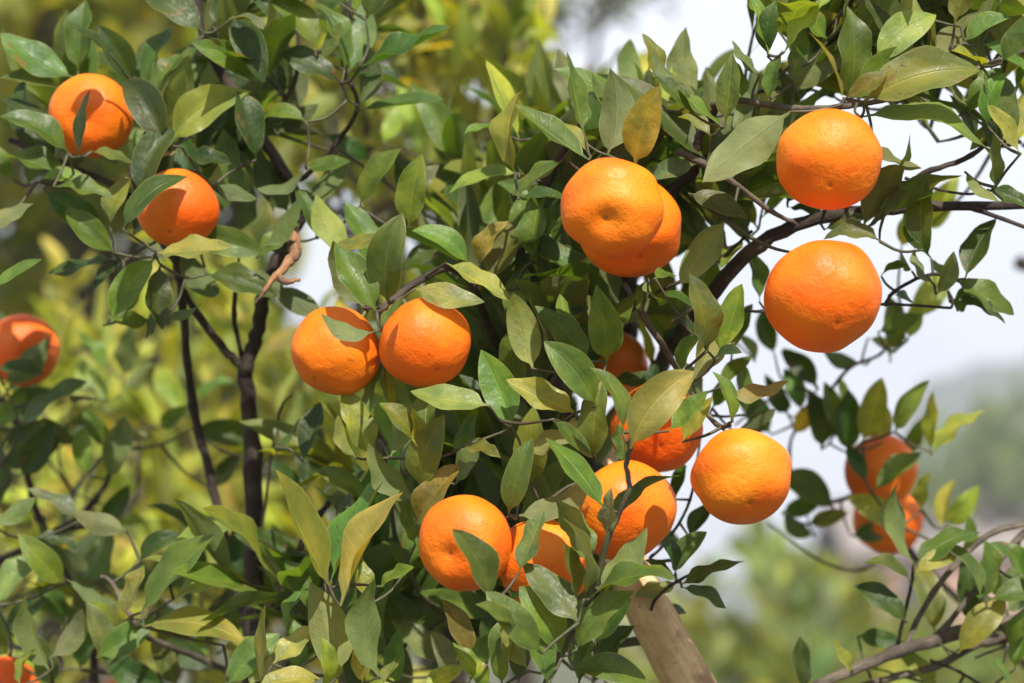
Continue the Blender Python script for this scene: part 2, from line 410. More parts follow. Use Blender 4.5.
LV['C'] = ((512, 0), 142, '''
215 400 165 155 66 g|285 465 295 205 108 og 141|370 495 445 255 108 yg 140|460 330 478 215 45 y|430 265 390 100 58 g 144|520 260 425 150 38 dg|550 300 530 140 92 p 150|400 290 358 232 70 p 160|230 480 5 312 66 g 139|230 460 95 345 36 y
190 330 150 190 78 p 165|155 480 0 590 48 g|20 598 160 602 38 d|10 520 35 270 74 yg 144|630 380 490 260 42 g 140|640 370 635 240 74 g|690 300 645 175 48 o|740 230 660 120 42 go|770 165 720 20 68 g|835 335 572 545 128 p 137
555 490 410 530 58 p 146|540 340 465 395 60 gd|530 580 670 640 66 do 141|600 410 535 440 40 pg|690 500 762 585 78 y 144|650 560 722 645 78 gp 148|130 505 205 560 58 pd 150|330 450 345 330 60 g 150|100 400 180 470 60 y 150|60 440 130 380 50 g 155
440 540 540 600 60 p 150|470 620 560 683 60 g 155|600 600 690 683 70 pg 155|60 560 20 683 60 g 150|110 600 140 700 60 g 150|470 430 520 350 60 gd 150|580 330 610 250 50 p 158|710 420 767 330 60 d 152|560 470 600 380 70 d 152|180 540 110 600 50 d 150''')
LV['D'] = ((768, 0), 142, '''
235 300 230 10 108 og 144|50 155 190 -10 46 y 140|225 312 120 95 32 ob 137|230 295 332 232 52 ob 138|320 192 467 75 106 yg 141|270 302 432 140 98 g 141|285 306 637 212 138 oyT 138|280 352 682 490 108 gp 139|0 170 20 25 58 d|0 300 45 150 50 g
75 250 70 150 50 g|285 -10 347 82 58 od|480 150 590 68 68 o|590 130 727 55 55 gp|490 60 420 -40 55 y|560 70 520 -30 70 o|580 80 680 -20 46 o|700 0 760 112 76 o|545 150 655 205 38 y|640 130 785 230 58 g
700 190 772 262 66 o|640 200 715 365 88 og|660 380 700 250 58 g|775 270 720 400 58 y|757 462 680 410 60 yp 139|590 515 682 592 48 go|680 562 775 510 58 gp|660 570 795 625 50 d|340 542 457 582 34 g|350 555 412 690 86 yg 146
470 690 565 540 110 y 172|465 750 522 615 80 dg|60 600 20 545 45 d 150|60 622 150 645 40 d 150|170 690 290 660 48 dp 146|312 425 462 505 40 ob 142|600 340 690 330 60 g 146|560 360 500 440 60 y 148|620 430 560 370 60 d 150|730 340 640 420 60 g 148
760 150 700 90 60 y 146|440 110 500 190 60 g 150|380 60 320 -20 70 g 148|180 120 100 60 70 g 146|120 190 60 90 60 o 146|30 90 90 10 60 g 148|640 60 600 140 60 d 150|767 60 730 -30 60 g 146|500 250 560 330 60 yg 150|700 440 767 480 50 y 150|150 130 200 40 80 g 150''')
LV['E'] = ((0, 228), 152, '''
340 90 135 140 58 dg|370 100 280 190 40 d|345 75 235 5 72 go|470 88 338 262 92 g 150|480 110 485 242 72 d|470 75 700 55 72 yp 147|590 20 775 72 88 g|620 140 790 195 80 dg|540 60 625 165 70 d 156|380 260 480 240 58 d
310 292 350 210 48 g|450 280 350 270 48 g|440 330 482 285 40 d|500 260 592 230 40 d|-20 180 127 93 42 og 147|-10 425 132 442 42 d 164|60 600 262 462 68 dg 168|10 470 132 512 80 d 168|200 500 292 512 20 p 168|180 400 272 208 36 yg 200
330 430 230 310 44 g 195|370 450 392 310 78 p 195|370 490 452 418 58 p 190|330 520 270 430 58 yp 190|560 560 490 440 78 dg 200|590 520 702 460 38 g 200|300 540 255 430 80 d 195|580 600 775 620 88 d 175|100 580 217 640 58 d 172|330 662 270 570 58 gd 172
350 640 452 620 38 p 172|0 560 60 640 90 d 175|150 480 230 380 60 d 190|420 580 380 500 60 d 190|480 600 540 640 50 g 185|20 660 100 600 60 d 175|180 660 240 580 60 d 178|-20 600 60 560 60 g 172|280 480 220 560 60 d 190|700 20 767 -20 60 d 158|540 130 600 60 70 d 160|400 20 330 -20 70 d 160''')
LV['F'] = ((256, 228), 142, '''
352 312 222 265 55 pg 135|370 308 440 213 38 go 136|362 250 238 48 98 g 139|400 225 440 -45 122 og 140|325 240 200 215 78 gp 144|350 130 390 30 80 g 148|290 90 215 -40 78 y 146|230 50 382 14 48 gy|478 182 648 215 72 yp 140|640 110 468 8 68 g 146
570 105 790 235 58 yp 143|670 110 740 10 58 y 148|700 165 775 15 88 g 148|700 532 520 500 84 yp 138|767 602 675 365 108 go 140|382 392 335 602 55 yp 143|388 400 412 572 56 yg 143|300 690 245 560 38 y|345 690 245 580 84 yg|400 690 410 540 78 yg
480 645 388 672 56 o|540 690 540 580 78 gy|620 655 735 690 38 ob 140|500 683 512 600 50 y|60 662 205 553 38 dg 155|140 700 160 638 68 d 150|100 200 10 150 58 d 155|50 180 160 245 68 d 155|0 90 90 20 60 g 150|20 60 100 -10 70 g 150
560 60 500 -30 60 p 160|600 300 690 340 70 d 165|660 230 750 290 70 d 165|700 360 640 420 80 d 165|560 560 640 600 70 g 160|480 560 440 640 70 g 160|620 600 560 683 70 p 162|700 620 767 560 60 d 160|180 30 120 -60 60 d 152|440 130 520 60 60 g 158|120 110 60 170 50 d 158''')
LV['G'] = ((512, 228), 141, '''
15 180 205 235 100 d 148|60 100 50 -40 78 g 148|110 112 125 -10 86 gp 150|62 422 48 270 98 yg 142|180 385 150 240 68 yg 144|230 402 118 285 88 g 142|285 402 262 240 108 g 141|252 535 95 340 98 go 138|190 555 35 480 78 yg 139|330 612 232 418 55 g 134
290 470 442 445 38 od 152|355 662 547 430 128 yp 131|345 645 378 545 66 g 132|30 662 232 560 58 yp 140|120 575 242 690 55 g 137|250 690 228 580 88 o 139|660 582 600 430 46 g 138|650 500 832 458 48 ob 138|585 368 537 165 88 og 139|620 382 668 235 78 yg 142
660 372 690 280 58 gp 152|510 432 562 330 42 gd|608 395 690 375 30 dp|540 462 632 430 78 py 144|545 240 450 190 35 dg|430 152 492 145 30 g|408 150 472 215 24 g|640 -25 522 142 88 py 141|390 262 422 200 40 gd|290 280 362 300 58 p 150
480 280 542 352 35 d|742 222 725 170 58 gd 150|510 642 592 610 56 y 140|470 610 520 700 56 g 136|700 560 690 450 60 gd 152|620 480 700 500 50 g 150|680 620 767 560 50 d 155|740 560 700 640 50 g 158|60 250 20 190 70 d 150|160 190 240 120 60 yg 152
250 200 330 160 50 g 155|100 480 60 420 70 d 148|130 440 200 470 60 d 150|20 330 -40 260 80 g 148|10 500 -50 400 80 g 146|40 600 -30 540 90 d 148|420 560 350 500 60 d 152|560 560 540 470 60 p 152|600 540 640 460 50 g 154|440 380 480 320 40 d 155|180 300 240 230 80 yg 148|470 90 540 40 50 p 160|730 400 690 340 40 p 170''')
LV['H'] = ((768, 228), 147, '''
490 92 505 -20 78 d|592 152 590 35 72 d|560 155 702 240 74 gd|555 215 712 288 42 d|335 40 170 35 58 gp 142|340 145 422 115 28 gd|432 130 400 70 32 g|500 172 440 60 34 p|505 200 565 240 50 p|400 60 460 -60 55 y 165
430 272 462 180 88 y 170|330 312 465 260 56 gd 165|380 372 330 280 68 gd 168|420 335 440 250 50 y 168|150 480 60 390 66 d 172|280 405 200 380 50 d 172|100 550 60 450 58 gd 172|80 620 162 520 56 y 174|205 605 168 460 58 g 172|230 580 215 448 48 y 172
280 645 342 448 78 yg 170|380 612 484 455 56 yo 168|490 672 496 490 32 y 168|490 682 657 548 46 y 168|340 645 352 540 48 y 172|160 665 160 560 78 d 172|240 675 218 560 88 d 172|130 440 60 470 50 gd 175|60 560 0 600 60 d 175|320 690 280 620 60 d 176
420 680 450 600 50 g 176|300 330 360 400 40 p 172|540 190 500 120 40 g 150|570 250 610 180 40 d 150|380 200 440 230 30 d 147|20 380 -30 340 60 d 172|10 620 60 683 80 d 175''')
LV['I'] = ((0, 456), 156, '''
425 468 645 235 100 g 150|500 300 700 210 58 yp 151|370 490 432 328 56 yo 149|430 512 738 562 76 yo 149|520 430 727 380 56 y 153|420 315 545 238 56 d|200 370 355 442 38 dg|150 645 78 412 58 go 152|150 605 232 480 66 p 154|320 605 262 445 68 pg 154
290 605 412 518 86 gd 153|330 625 435 520 48 p 156|190 382 98 280 78 g|-10 450 122 280 78 pg|-20 210 92 135 58 g|380 225 252 180 66 pd 158|245 190 78 98 38 pd 160|100 250 232 282 30 d 160|580 230 435 148 38 d 165|740 180 600 180 30 p 165
700 375 722 240 120 d 165|260 62 230 -30 60 g 168|330 75 402 -5 86 pg 168|60 690 112 580 30 gy 150|160 690 60 650 68 d 158|500 690 360 620 88 d 160|530 690 480 600 60 g 160|670 568 775 592 48 y 150|680 690 690 580 88 gp 148|745 690 772 560 56 y 147
60 60 160 90 90 d 170|0 30 80 100 90 d 170|180 60 120 0 80 d 172|60 350 -20 300 80 d 168|200 480 140 400 60 d 168|240 640 200 560 70 d 165|600 420 560 340 80 d 170|620 560 700 500 70 d 168|560 640 620 560 60 g 168|640 640 580 683 70 d 168
20 520 100 460 60 d 165|30 600 -20 540 60 g 160|260 520 180 480 60 d 168|400 640 330 560 60 d 170|700 560 767 480 80 d 170|120 180 200 220 60 d 172|300 200 360 130 60 d 172|0 140 -20 60 80 d 172|640 100 700 20 60 d 180''')
LV['J'] = ((256, 456), 143, '''
222 395 58 40 76 yg 141|225 375 397 55 88 g 142|255 452 442 108 86 y 138|240 665 162 378 124 yg 140|370 662 355 368 88 gp 137|330 132 182 42 52 g 146|482 135 360 -12 78 go 142|480 205 592 55 76 ob 141|495 100 545 -60 106 gy 141|440 50 482 -30 50 p 148
478 265 438 128 48 g 145|447 348 375 258 34 gd 145|370 392 478 333 28 gy 141|345 445 312 330 58 y 144|702 443 604 250 86 gd 132|780 505 658 445 34 go 131|642 605 578 470 66 bo 139|705 690 600 570 58 oy 137|740 690 772 520 76 g 137|50 625 197 508 66 yp 142
15 690 28 448 42 yg 140|150 400 90 520 38 g 146|210 690 200 580 50 y 139|270 522 338 400 76 dg 144|600 85 690 60 56 py 146|500 690 605 640 48 y 141|0 690 192 668 56 y 139|380 690 440 602 28 gp 142|150 105 180 -30 96 d 168|20 20 132 80 48 d 168
240 180 330 200 60 g 152|420 200 400 300 60 d 156|300 300 230 240 60 d 155|460 420 540 480 70 d 155|520 520 460 600 70 g 155|430 520 500 560 80 p 156|640 470 560 440 80 d 156|600 560 700 480 70 d 156|540 620 480 560 70 p 154|300 600 330 500 70 g 150
120 640 60 560 60 gp 150|320 683 280 600 60 y 146|420 683 460 620 60 g 150|560 683 500 600 60 p 152|640 683 720 620 60 g 150|180 480 120 400 70 g 150|620 30 680 0 60 g 150|110 280 60 350 70 d 158|160 340 220 300 60 g 156|700 600 767 540 60 d 154''')
LV['K'] = ((512, 456), 139, '''
275 158 100 -55 76 g 133|20 352 92 175 66 gp 134|-10 172 47 30 78 o 137|15 178 242 70 76 py 139|60 80 150 0 98 oy 144|240 335 143 148 78 go 135|215 430 150 183 52 go 133|195 432 155 258 56 g 134|200 500 75 368 98 od 133|255 400 382 243 78 g 134
285 242 298 165 48 p 134|300 212 507 60 54 dg 134|230 430 492 370 56 od 134|195 580 342 430 88 gp 135|92 592 -32 458 88 od 132|150 602 108 480 88 g 135|50 645 -5 530 68 y 136|180 642 398 690 78 gd 137|105 690 -5 600 78 g 134|490 352 450 262 48 d 146
490 352 562 283 56 pd 147|490 362 398 312 38 d 146|508 385 698 315 42 dp 145|510 395 642 457 36 d 145|440 470 522 470 34 d 150|500 380 368 422 46 p 148|530 242 602 195 48 d 152|490 130 542 122 40 d 152|0 440 42 370 60 d 139|345 20 320 -50 40 g 134
60 560 110 500 60 g 140|200 683 160 610 70 d 140|260 640 330 590 60 d 146|20 683 60 600 60 d 142|250 560 300 500 60 d 144|240 683 300 640 60 d 150|120 440 60 520 60 g 142''')
LV['L'] = ((768, 456), 154, '''
437 322 388 78 76 g|440 332 642 230 58 gd|637 425 485 262 52 g|430 388 288 320 46 gd|417 500 268 395 74 d|500 532 450 370 104 gp 160|440 350 528 318 50 y|650 432 650 278 68 gp|665 430 795 375 68 dg|602 500 568 380 86 d 158
767 375 688 288 58 g|570 592 675 540 84 gy|720 690 652 590 38 g|270 540 392 562 56 d 160|255 642 190 612 40 yo|318 102 462 -10 56 g 166|295 82 240 -20 50 d 168|402 212 248 128 76 yp 168|460 160 487 48 38 gy 170|530 222 562 70 38 y 175
540 212 617 108 66 yg 175|120 205 240 170 48 gy 178|40 170 75 232 60 d 178|200 160 222 280 88 d 176|140 240 60 180 50 d 178|720 560 775 610 50 g|767 470 720 410 50 dg|740 640 790 590 50 g|110 700 90 640 60 d|590 300 560 230 50 g 165|340 240 400 300 60 g 182|250 240 280 300 60 d 180|690 500 640 440 40 g 156''')

def hand_leaf(store, o, dcm, item):
    f = item.split()
    bx, by, tx, ty, w = [float(v) for v in f[:5]]
    code = f[5]; D = (float(f[6]) if len(f) > 6 else dcm + rng.uniform(-2.2, 2.2)) / 100
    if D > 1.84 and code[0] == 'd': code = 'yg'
    if o == (0, 456) and 1.64 < D < 1.75 and code[0] == 'd' and rng.random() < .45: return
    bx, tx = o[0] + bx / 3, o[0] + tx / 3; by, ty = o[1] + by / 3, o[1] + ty / 3; w /= 3
    lpx = math.hypot(tx - bx, ty - by)
    lo = min(w * 2.9, 78.0) * 1.42 / D
    if lpx < lo and w > 13:
        ux, uy = (tx - bx) / max(lpx, 1), (ty - by) / max(lpx, 1)
        if lo > lpx * 1.5:                                       # loosely read filler leaves fan upwards like the rest of the shoots
            ux, uy = ux * .6 + rng.normal() * .35, uy * .6 - .75; q = math.hypot(ux, uy); ux /= q; uy /= q
        tx, ty = bx + ux * lo, by + uy * lo; lpx = lo
    Lr = lpx * D / FPX; wm = w * D / FPX
    want = max(Lr, wm * 2.3, .03)
    dz = rng.uniform(-.35, .35) * Lr
    if want > Lr * 1.02: dz = math.copysign(min(math.sqrt(want ** 2 - Lr ** 2), .02), rng.uniform(-1.6, 1))
    B, T = P(bx, by, D), P(tx, ty, D + dz)
    Y = nrm(T - B); L = np.linalg.norm(T - B)
    wt = max(wm, min(.40 * L, wm * 2.6)); cosr = min(wm / wt, 1.0)
    V0 = -FWD; V0 = nrm(V0 - (V0 @ Y) * Y); S = np.cross(Y, V0)
    ang = math.acos(cosr) + rng.uniform(0, .22)
    c1 = V0 * math.cos(ang) + S * math.sin(ang); c2 = V0 * math.cos(ang) - S * math.sin(ang)
    N = c1 if c1[2] > c2[2] else c2
    if 'T' not in code and rng.random() < (.5 if code[0] == 'p' else .13): N = -N
    fold = rng.uniform(.15, .72); 
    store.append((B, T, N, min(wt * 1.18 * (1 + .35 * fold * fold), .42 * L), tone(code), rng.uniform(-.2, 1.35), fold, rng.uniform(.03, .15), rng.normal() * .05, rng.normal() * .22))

hand = {}
BARE = [(606, 650, 330, 376, 1.60), (712, 790, 440, 516, 1.36), (775, 880, 120, 205, 1.34), (775, 880, 250, 345, 1.34)]
for k, (o, d, s) in LV.items():
    lst = []
    for item in s.replace('\n', '|').split('|'):
        if item.strip(): hand_leaf(lst, o, d, item)
    hand[k] = [l for l in lst if not any(x0 < q[0] < x1 and y0 < q[1] < y1 and q[2] < dm for q in (proj((l[0] + l[1]) / 2), proj(l[0] * .25 + l[1] * .75), proj(l[0] * .75 + l[1] * .25)) for x0, x1, y0, y1, dm in BARE)]

# ------------------------------------------------------------------ growing sprays of leaves
def spray(twigs, out, s, e, n, size, codes, clear=None, rad=.0014, up=.55, taper=1.0):
    s, e = np.asarray(s, float), np.asarray(e, float)
    ax = nrm(e - s); L = np.linalg.norm(e - s)
    side = nrm(np.cross(ax, rng.normal(size=3))); bow = side * L * rng.uniform(-.08, .08)
    t = np.linspace(0, 1, 5)[:, None]
    path = s * (1 - t) + e * t + bow * 4 * t * (1 - t)
    twigs.add(path, np.linspace(rad, rad * .55, 5), 5)
    a0 = rng.uniform(0, 6.28)
    c0 = codes[int(rng.integers(len(codes)))]
    for i in range(n):
        tt = (.12 + .88 * (i + .5) / n)
        k = tt * 4; j = min(int(k), 3); b = path[j] * (1 - (k - j)) + path[j + 1] * (k - j)
        a = a0 + i * 2.4
        u = nrm(np.cross(ax, [0.2, .3, .93])); v = np.cross(ax, u)
        rd = u * math.cos(a) + v * math.sin(a)
        ang = R(rng.uniform(24, 62)) * (1 - .35 * tt)
        d = nrm(ax * math.cos(ang) + rd * math.sin(ang) + ZUP * .12 + rng.normal(size=3) * .12)
        l = size * rng.uniform(.72, 1.15) * (1 if tt < .85 else .85)
        N = nrm(ax * .5 + ZUP * up + rng.normal(size=3) * .38)
        if N @ d > .9: N = nrm(np.cross(d, rng.normal(size=3)))
        if N[2] < 0 and rng.random() < .7: N = -N
        tip = b + d * l
        if clear is not None and not clear(b, tip): continue
        out.append((b, tip, N, l * rng.uniform(.26, .35), tone(c0 if rng.random() < .6 else codes[int(rng.integers(len(codes)))]),
                    rng.uniform(.0, 1.2), rng.uniform(.15, .7), rng.uniform(.02, .12), rng.normal() * .05, rng.normal() * .25))

def clear_fn(polys_ok, margin_fruit=True, gaps=()):
    def f(b, tip):
        for p in (b, tip, (b + tip) / 2):
            x, y, D = proj(p)
            if margin_fruit:
                for fx, fy, fr, fd in fruit_obs:
                    if D < fd + .05 and (x - fx) ** 2 + (y - fy) ** 2 < (fr + 4) ** 2: return False
            if any(in_poly(x, y, g) for g in gaps): return False
        return True
    return f
GAPS = [
 [(556, -60), (752, -60), (744, 30), (732, 75), (708, 70), (690, 48), (640, 36), (632, 50), (585, 60), (560, 40)],
 [(890, 150), (925, 150), (960, 180), (1024, 180), (1024, 395), (930, 385), (900, 350), (885, 320), (900, 230), (880, 200)],
 [(700, 330), (700, 260), (745, 215), (770, 240), (765, 330), (800, 352), (900, 345), (960, 400), (940, 420), (790, 400), (770, 440), (700, 420), (715, 370)],
 [(795, 470), (830, 480), (845, 560), (1024, 585), (1024, 683), (700, 683), (690, 600), (700, 540), (760, 530)],
 [(296, 268), (330, 262), (322, 312), (300, 318)],
 [(715, 415), (740, 415), (780, 430), (800, 480), (795, 540), (700, 545), (690, 530)],
 [(925, 395), (1024, 395), (1024, 505), (930, 500), (935, 430)],
]

# ------------------------------------------------------------------ a tree: limbs + everything that grows on them
def grow_tree(root, limbs, leafsets, sprays, tips, nl=12, nw=3, foliage_name='foliage', twig_mat=None, clear=None, twig_r=.00085, max_link=.35, free=None):
    """limbs: list of (name, pts3d, r0, r1, material, label). leafsets: list of leaf tuples. sprays: (s,e,n,size,codes). tips: fruit stalk points"""
    node = []; nid = []; nrad = []
    objs = []
    tubes = []
    for li, (name, pts, r0, r1, m, lab) in enumerate(limbs):
        pts = np.array([np.asarray(p, float) for p in pts])
        if r0 > .0015 and r0 < .02 and len(pts) > 3: pts[1:-1] += rng.normal(size=pts[1:-1].shape) * .0016
        sp = smooth_path(pts, 6)
        wob = rng.normal(size=sp.shape) * min(r0, .006) * .10; wob[0] = wob[-1] = 0; wob = wob * (0 if r0 > .02 else 1)
        sp = sp + wob
        rad = np.linspace(r0, r1, len(sp)) * (1 + .04 * rng.standard_normal(len(sp))); rad[6:-6:6] *= (1.16 if r0 < .02 else 1.0)
        if r0 > .02: rad = np.linspace(r0, r1, len(sp))
        tb = Tubes(); tb.add(sp, rad, 16 if r0 > .004 else 8, .012 if name != 'broken_branch' else .06)
        tubes.append((name, tb, m, lab, sp[0]))
        for p, r in zip(sp[1:], rad[1:]): node.append(p); nid.append(li); nrad.append(r)
    twigsets = [Tubes() for _ in limbs]; leaves = [Leaves() for _ in limbs]
    # things to be joined
    if free:
        for q in free[0]:
            out = []; spray(Tubes(), out, *q, clear=free[1]); leafsets = leafsets + out
    jobs = [('leaf', l[0], l) for l in leafsets] + [('spray', np.asarray(s[0], float), s) for s in sprays] + [('tip', np.asarray(t, float), None) for t in tips]
    if jobs:
        J = np.array([j[1] for j in jobs]); n = len(J)
        Nn = np.array(node); 
        d = np.linalg.norm(J[:, None] - Nn[None], axis=2); best = d.argmin(1); bd = d[np.arange(n), best]
        ids = list(nid); pos = list(node); done = np.zeros(n, bool)
        for _ in range(n):
            i = int(np.where(done, 1e9, bd).argmin()); done[i] = True
            li = ids[best[i]]; a = pos[best[i]]; b = J[i]; dist = bd[i]
            kind, _, dat = jobs[i]
            if kind == 'spray' and clear is not None and not clear(np.asarray(dat[1], float), b): continue
            if dist > .002:
                m = (a + b) / 2 + rng.normal(size=3) * dist * .05 + FWD * min(dist * .10, .01) - ZUP * dist * .05
                r = twig_r * (1.0 + min(dist / .10, .8)) * (1.0 if kind == 'leaf' else 1.2)
                pth = smooth_path([a, m, b], 3); twigsets[li].add(pth, np.linspace(r, twig_r * .8, len(pth)), 6)
                newp = [m, b]
            else: newp = [b]
            if kind == 'leaf': leaves[li].add(*dat)
            elif kind == 'spray':
                out = []; tmp = Tubes(); spray(tmp, out, *dat, clear=clear)
                if clear is not None and (len(out) < dat[2] * .6 or not clear(np.asarray(dat[1]), np.asarray(dat[1]))): continue
                T_ = twigsets[li]; T_.F += [f + T_.n for f in tmp.F]; T_.V += tmp.V; T_.A += tmp.A; T_.n += tmp.n
                for o in out: leaves[li].add(*o)
            for q in newp: 
                pos.append(q); ids.append(li)
                dd = np.linalg.norm(J - q, axis=1); upd = dd < bd; bd = np.where(upd, dd, bd); best = np.where(upd, len(pos) - 1, best)
    for li, (name, tb, m, lab, org) in enumerate(tubes):
        br = tb.build(name, m, root, origin=org, extra=twigsets[li], m2=twig_mat or M_TWIG)
        if lab: br['label'] = lab
        if leaves[li].r: leaves[li].build(foliage_name, br, nl, nw, origin=org)

def rsprays(n, poly, d0, d1, ln, nleaf, size, codes, updir=.7, clear=None):
    xs = [p[0] for p in poly]; ys = [p[1] for p in poly]; out = []
    tries = 0
    while len(out) < n and tries < n * 40:
        tries += 1
        x, y = rng.uniform(min(xs), max(xs)), rng.uniform(min(ys), max(ys))
        if not in_poly(x, y, poly): continue
        D = rng.uniform(d0, d1)
        s = P(x, y, D)
        d = nrm(np.array([rng.normal() * .6, rng.normal() * .5 - .15, updir + rng.normal() * .45]))
        e = s + d * ln * rng.uniform(.6, 1.2)
        out.append((s, e, int(rng.integers(nleaf[0], nleaf[1])), size, codes))
    return out
CL = clear_fn(None, True, GAPS)

def PX(pts): return [P(*p) for p in pts]
# ---- main tree: pale trunk low centre-right, dark limb to the right
root = empty('mandarin_tree', P(712, 790, 1.42) * [1, 1, 0], 'mandarin tree with a pale leaning trunk, bearing most of the fruit', 'tree', 'mandarin trees')
g0 = P(760, 1500, 1.62); g0[2] = -.05
main = [
 ('trunk', [g0, P(810, 940, 1.54)] + PX([(728, 760, 1.51), (682, 672, 1.50), (638, 588, 1.50), (608, 520, 1.54), (604, 450, 1.61), (640, 392, 1.66)]), .0202, .009, M_TAN, 'pale tan bark with sun dapple put into its mottled colour'),
 ('limb', PX([(640, 396, 1.66), (660, 372, 1.60), (690, 320, 1.50), (760, 246, 1.47), (830, 216, 1.46), (930, 206, 1.46), (1024, 203, 1.46), (1090, 190, 1.46)]), .0060, .0022, M_DARK, 'dark limb bending to the right'),
 ('limb', PX([(628, 400, 1.66), (630, 330, 1.68), (626, 280, 1.56), (640, 220, 1.51), (690, 180, 1.48), (700, 130, 1.46), (720, 106, 1.45)]), .006, .002, M_DARK, 'dark upright limb behind the top pair of fruit'),
 ('branch', PX([(712, 106, 1.45), (738, 103, 1.44), (795, 110, 1.43), (845, 107, 1.42), (900, 90, 1.43), (980, 70, 1.44), (1050, 40, 1.45)]), .0021, .0013, M_GREY, None),
 ('branch', PX([(678, 152, 1.45), (700, 160, 1.44), (725, 177, 1.43), (768, 213, 1.44), (800, 226, 1.46)]), .0022, .0013, M_GREY, None),
 ('branch', PX([(679, 371, 1.49), (645, 318, 1.47), (625, 285, 1.48)]), .0024, .0018, M_GREY, None),
 ('branch', PX([(690, 330, 1.49), (712, 313, 1.48), (768, 311, 1.49), (850, 309, 1.48), (885, 304, 1.47), (951, 308, 1.47)]), .0010, .0009, M_DARK, None),
 ('branch', PX([(640, 300, 1.49), (662, 290, 1.47), (712, 265, 1.46), (752, 231, 1.46)]), .0012, .001, M_DARK, None),
 ('branch', PX([(885, 306, 1.47), (895, 291, 1.47), (928, 275, 1.47), (955, 279, 1.47), (975, 292, 1.47)]), .0013, .0009, M_DARK, None),
 ('branch', PX([(860, 212, 1.46), (898, 188, 1.46), (925, 173, 1.45), (970, 150, 1.45), (1010, 120, 1.45)]), .0024, .0012, M_DARK, None),
 ('branch', PX([(905, 178, 1.455), (940, 190, 1.45), (968, 194, 1.45), (988, 191, 1.45)]), .0010, .0007, M_DARK, None),
 ('branch', PX([(960, 206, 1.46), (981, 211, 1.46), (1030, 229, 1.46)]), .0018, .0012, M_DARK, None),
 ('branch', PX([(604, 500, 1.59), (580, 440, 1.52), (540, 330, 1.52), (520, 240, 1.50), (560, 160, 1.46), (586, 120, 1.44)]), .0045, .0018, M_DARK, None),
 ('branch', PX([(560, 385, 1.525), (500, 350, 1.54), (460, 270, 1.47), (395, 300, 1.44), (380, 318, 1.42)]), .0035, .0016, M_DARK, None),
 ('branch', PX([(650, 640, 1.50), (560, 650, 1.56), (470, 630, 1.56), (410, 570, 1.52), (380, 440, 1.46)]), .0032, .0013, M_TWIG, None),
 ('branch', PX([(640, 690, 1.49), (560, 720, 1.42), (545, 684, 1.40), (562, 652, 1.375), (582, 616, 1.352), (592, 583, 1.345), (607, 536, 1.335), (622, 493, 1.33), (628, 456, 1.33), (632, 442, 1.325)]), .0028, .0012, M_TWIG, 'green upright leafy twig in front of the fruit'),
 ('branch', PX([(560, 700, 1.42), (440, 720, 1.42), (350, 700, 1.43), (330, 600, 1.43), (320, 520, 1.43)]), .003, .0014, M_GREY, None),
 ('branch', PX([(645, 395, 1.64), (690, 400, 1.48), (715, 420, 1.42), (730, 425, 1.40)]), .0018, .0014, M_GREY, None),
 ('branch', PX([(680, 560, 1.50), (650, 560, 1.49), (668, 540, 1.50), (690, 500, 1.51), (700, 440, 1.52)]), .0012, .0008, M_DARK, None),
 ('branch', PX([(650, 620, 1.50), (655, 600, 1.47), (676, 582, 1.46), (700, 570, 1.46)]), .0011, .0008, M_DARK, None),
]
pc = [(500, 230), (580, 190), (640, 130), (700, 200), (690, 260), (640, 300), (650, 380), (700, 440), (680, 500), (640, 560), (620, 683), (330, 683), (330, 560), (400, 450), (470, 400), (480, 300), (450, 250)]
pt = [(745, 60), (770, -20), (1040, -20), (1040, 150), (960, 190), (900, 150), (860, 120), (800, 100), (700, 200), (680, 150), (705, 100)]
sp = rsprays(105, pc, 1.52, 1.74, .075, (6, 9), .086, ['g', 'dg', 'gy', 'g', 'd']) + rsprays(36, pt, 1.46, 1.62, .07, (5, 8), .080, ['g', 'gy', 'go', 'yg', 'dg']) 
CLF = clear_fn(None, True, ())
sp2 = rsprays(7, [(700, 190), (765, 205), (770, 255), (735, 290), (690, 330), (670, 300)], 1.47, 1.52, .045, (4, 7), .066, ['g', 'gy', 'dg'])
sp2 += rsprays(4, [(790, 215), (850, 205), (880, 225), (860, 250), (800, 235)], 1.45, 1.50, .04, (3, 5), .062, ['g', 'gp', 'gy'])
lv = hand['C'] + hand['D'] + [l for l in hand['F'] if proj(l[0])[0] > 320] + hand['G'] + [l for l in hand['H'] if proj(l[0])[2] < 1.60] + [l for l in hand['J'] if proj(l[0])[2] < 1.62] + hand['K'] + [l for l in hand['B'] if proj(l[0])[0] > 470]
grow_tree(root, main, lv, sp, [fruit_tops[i] for i in (3, 4, 5, 6, 7, 8, 9, 10, 11, 12, 13, 14)], clear=CL, free=(sp2, CLF))

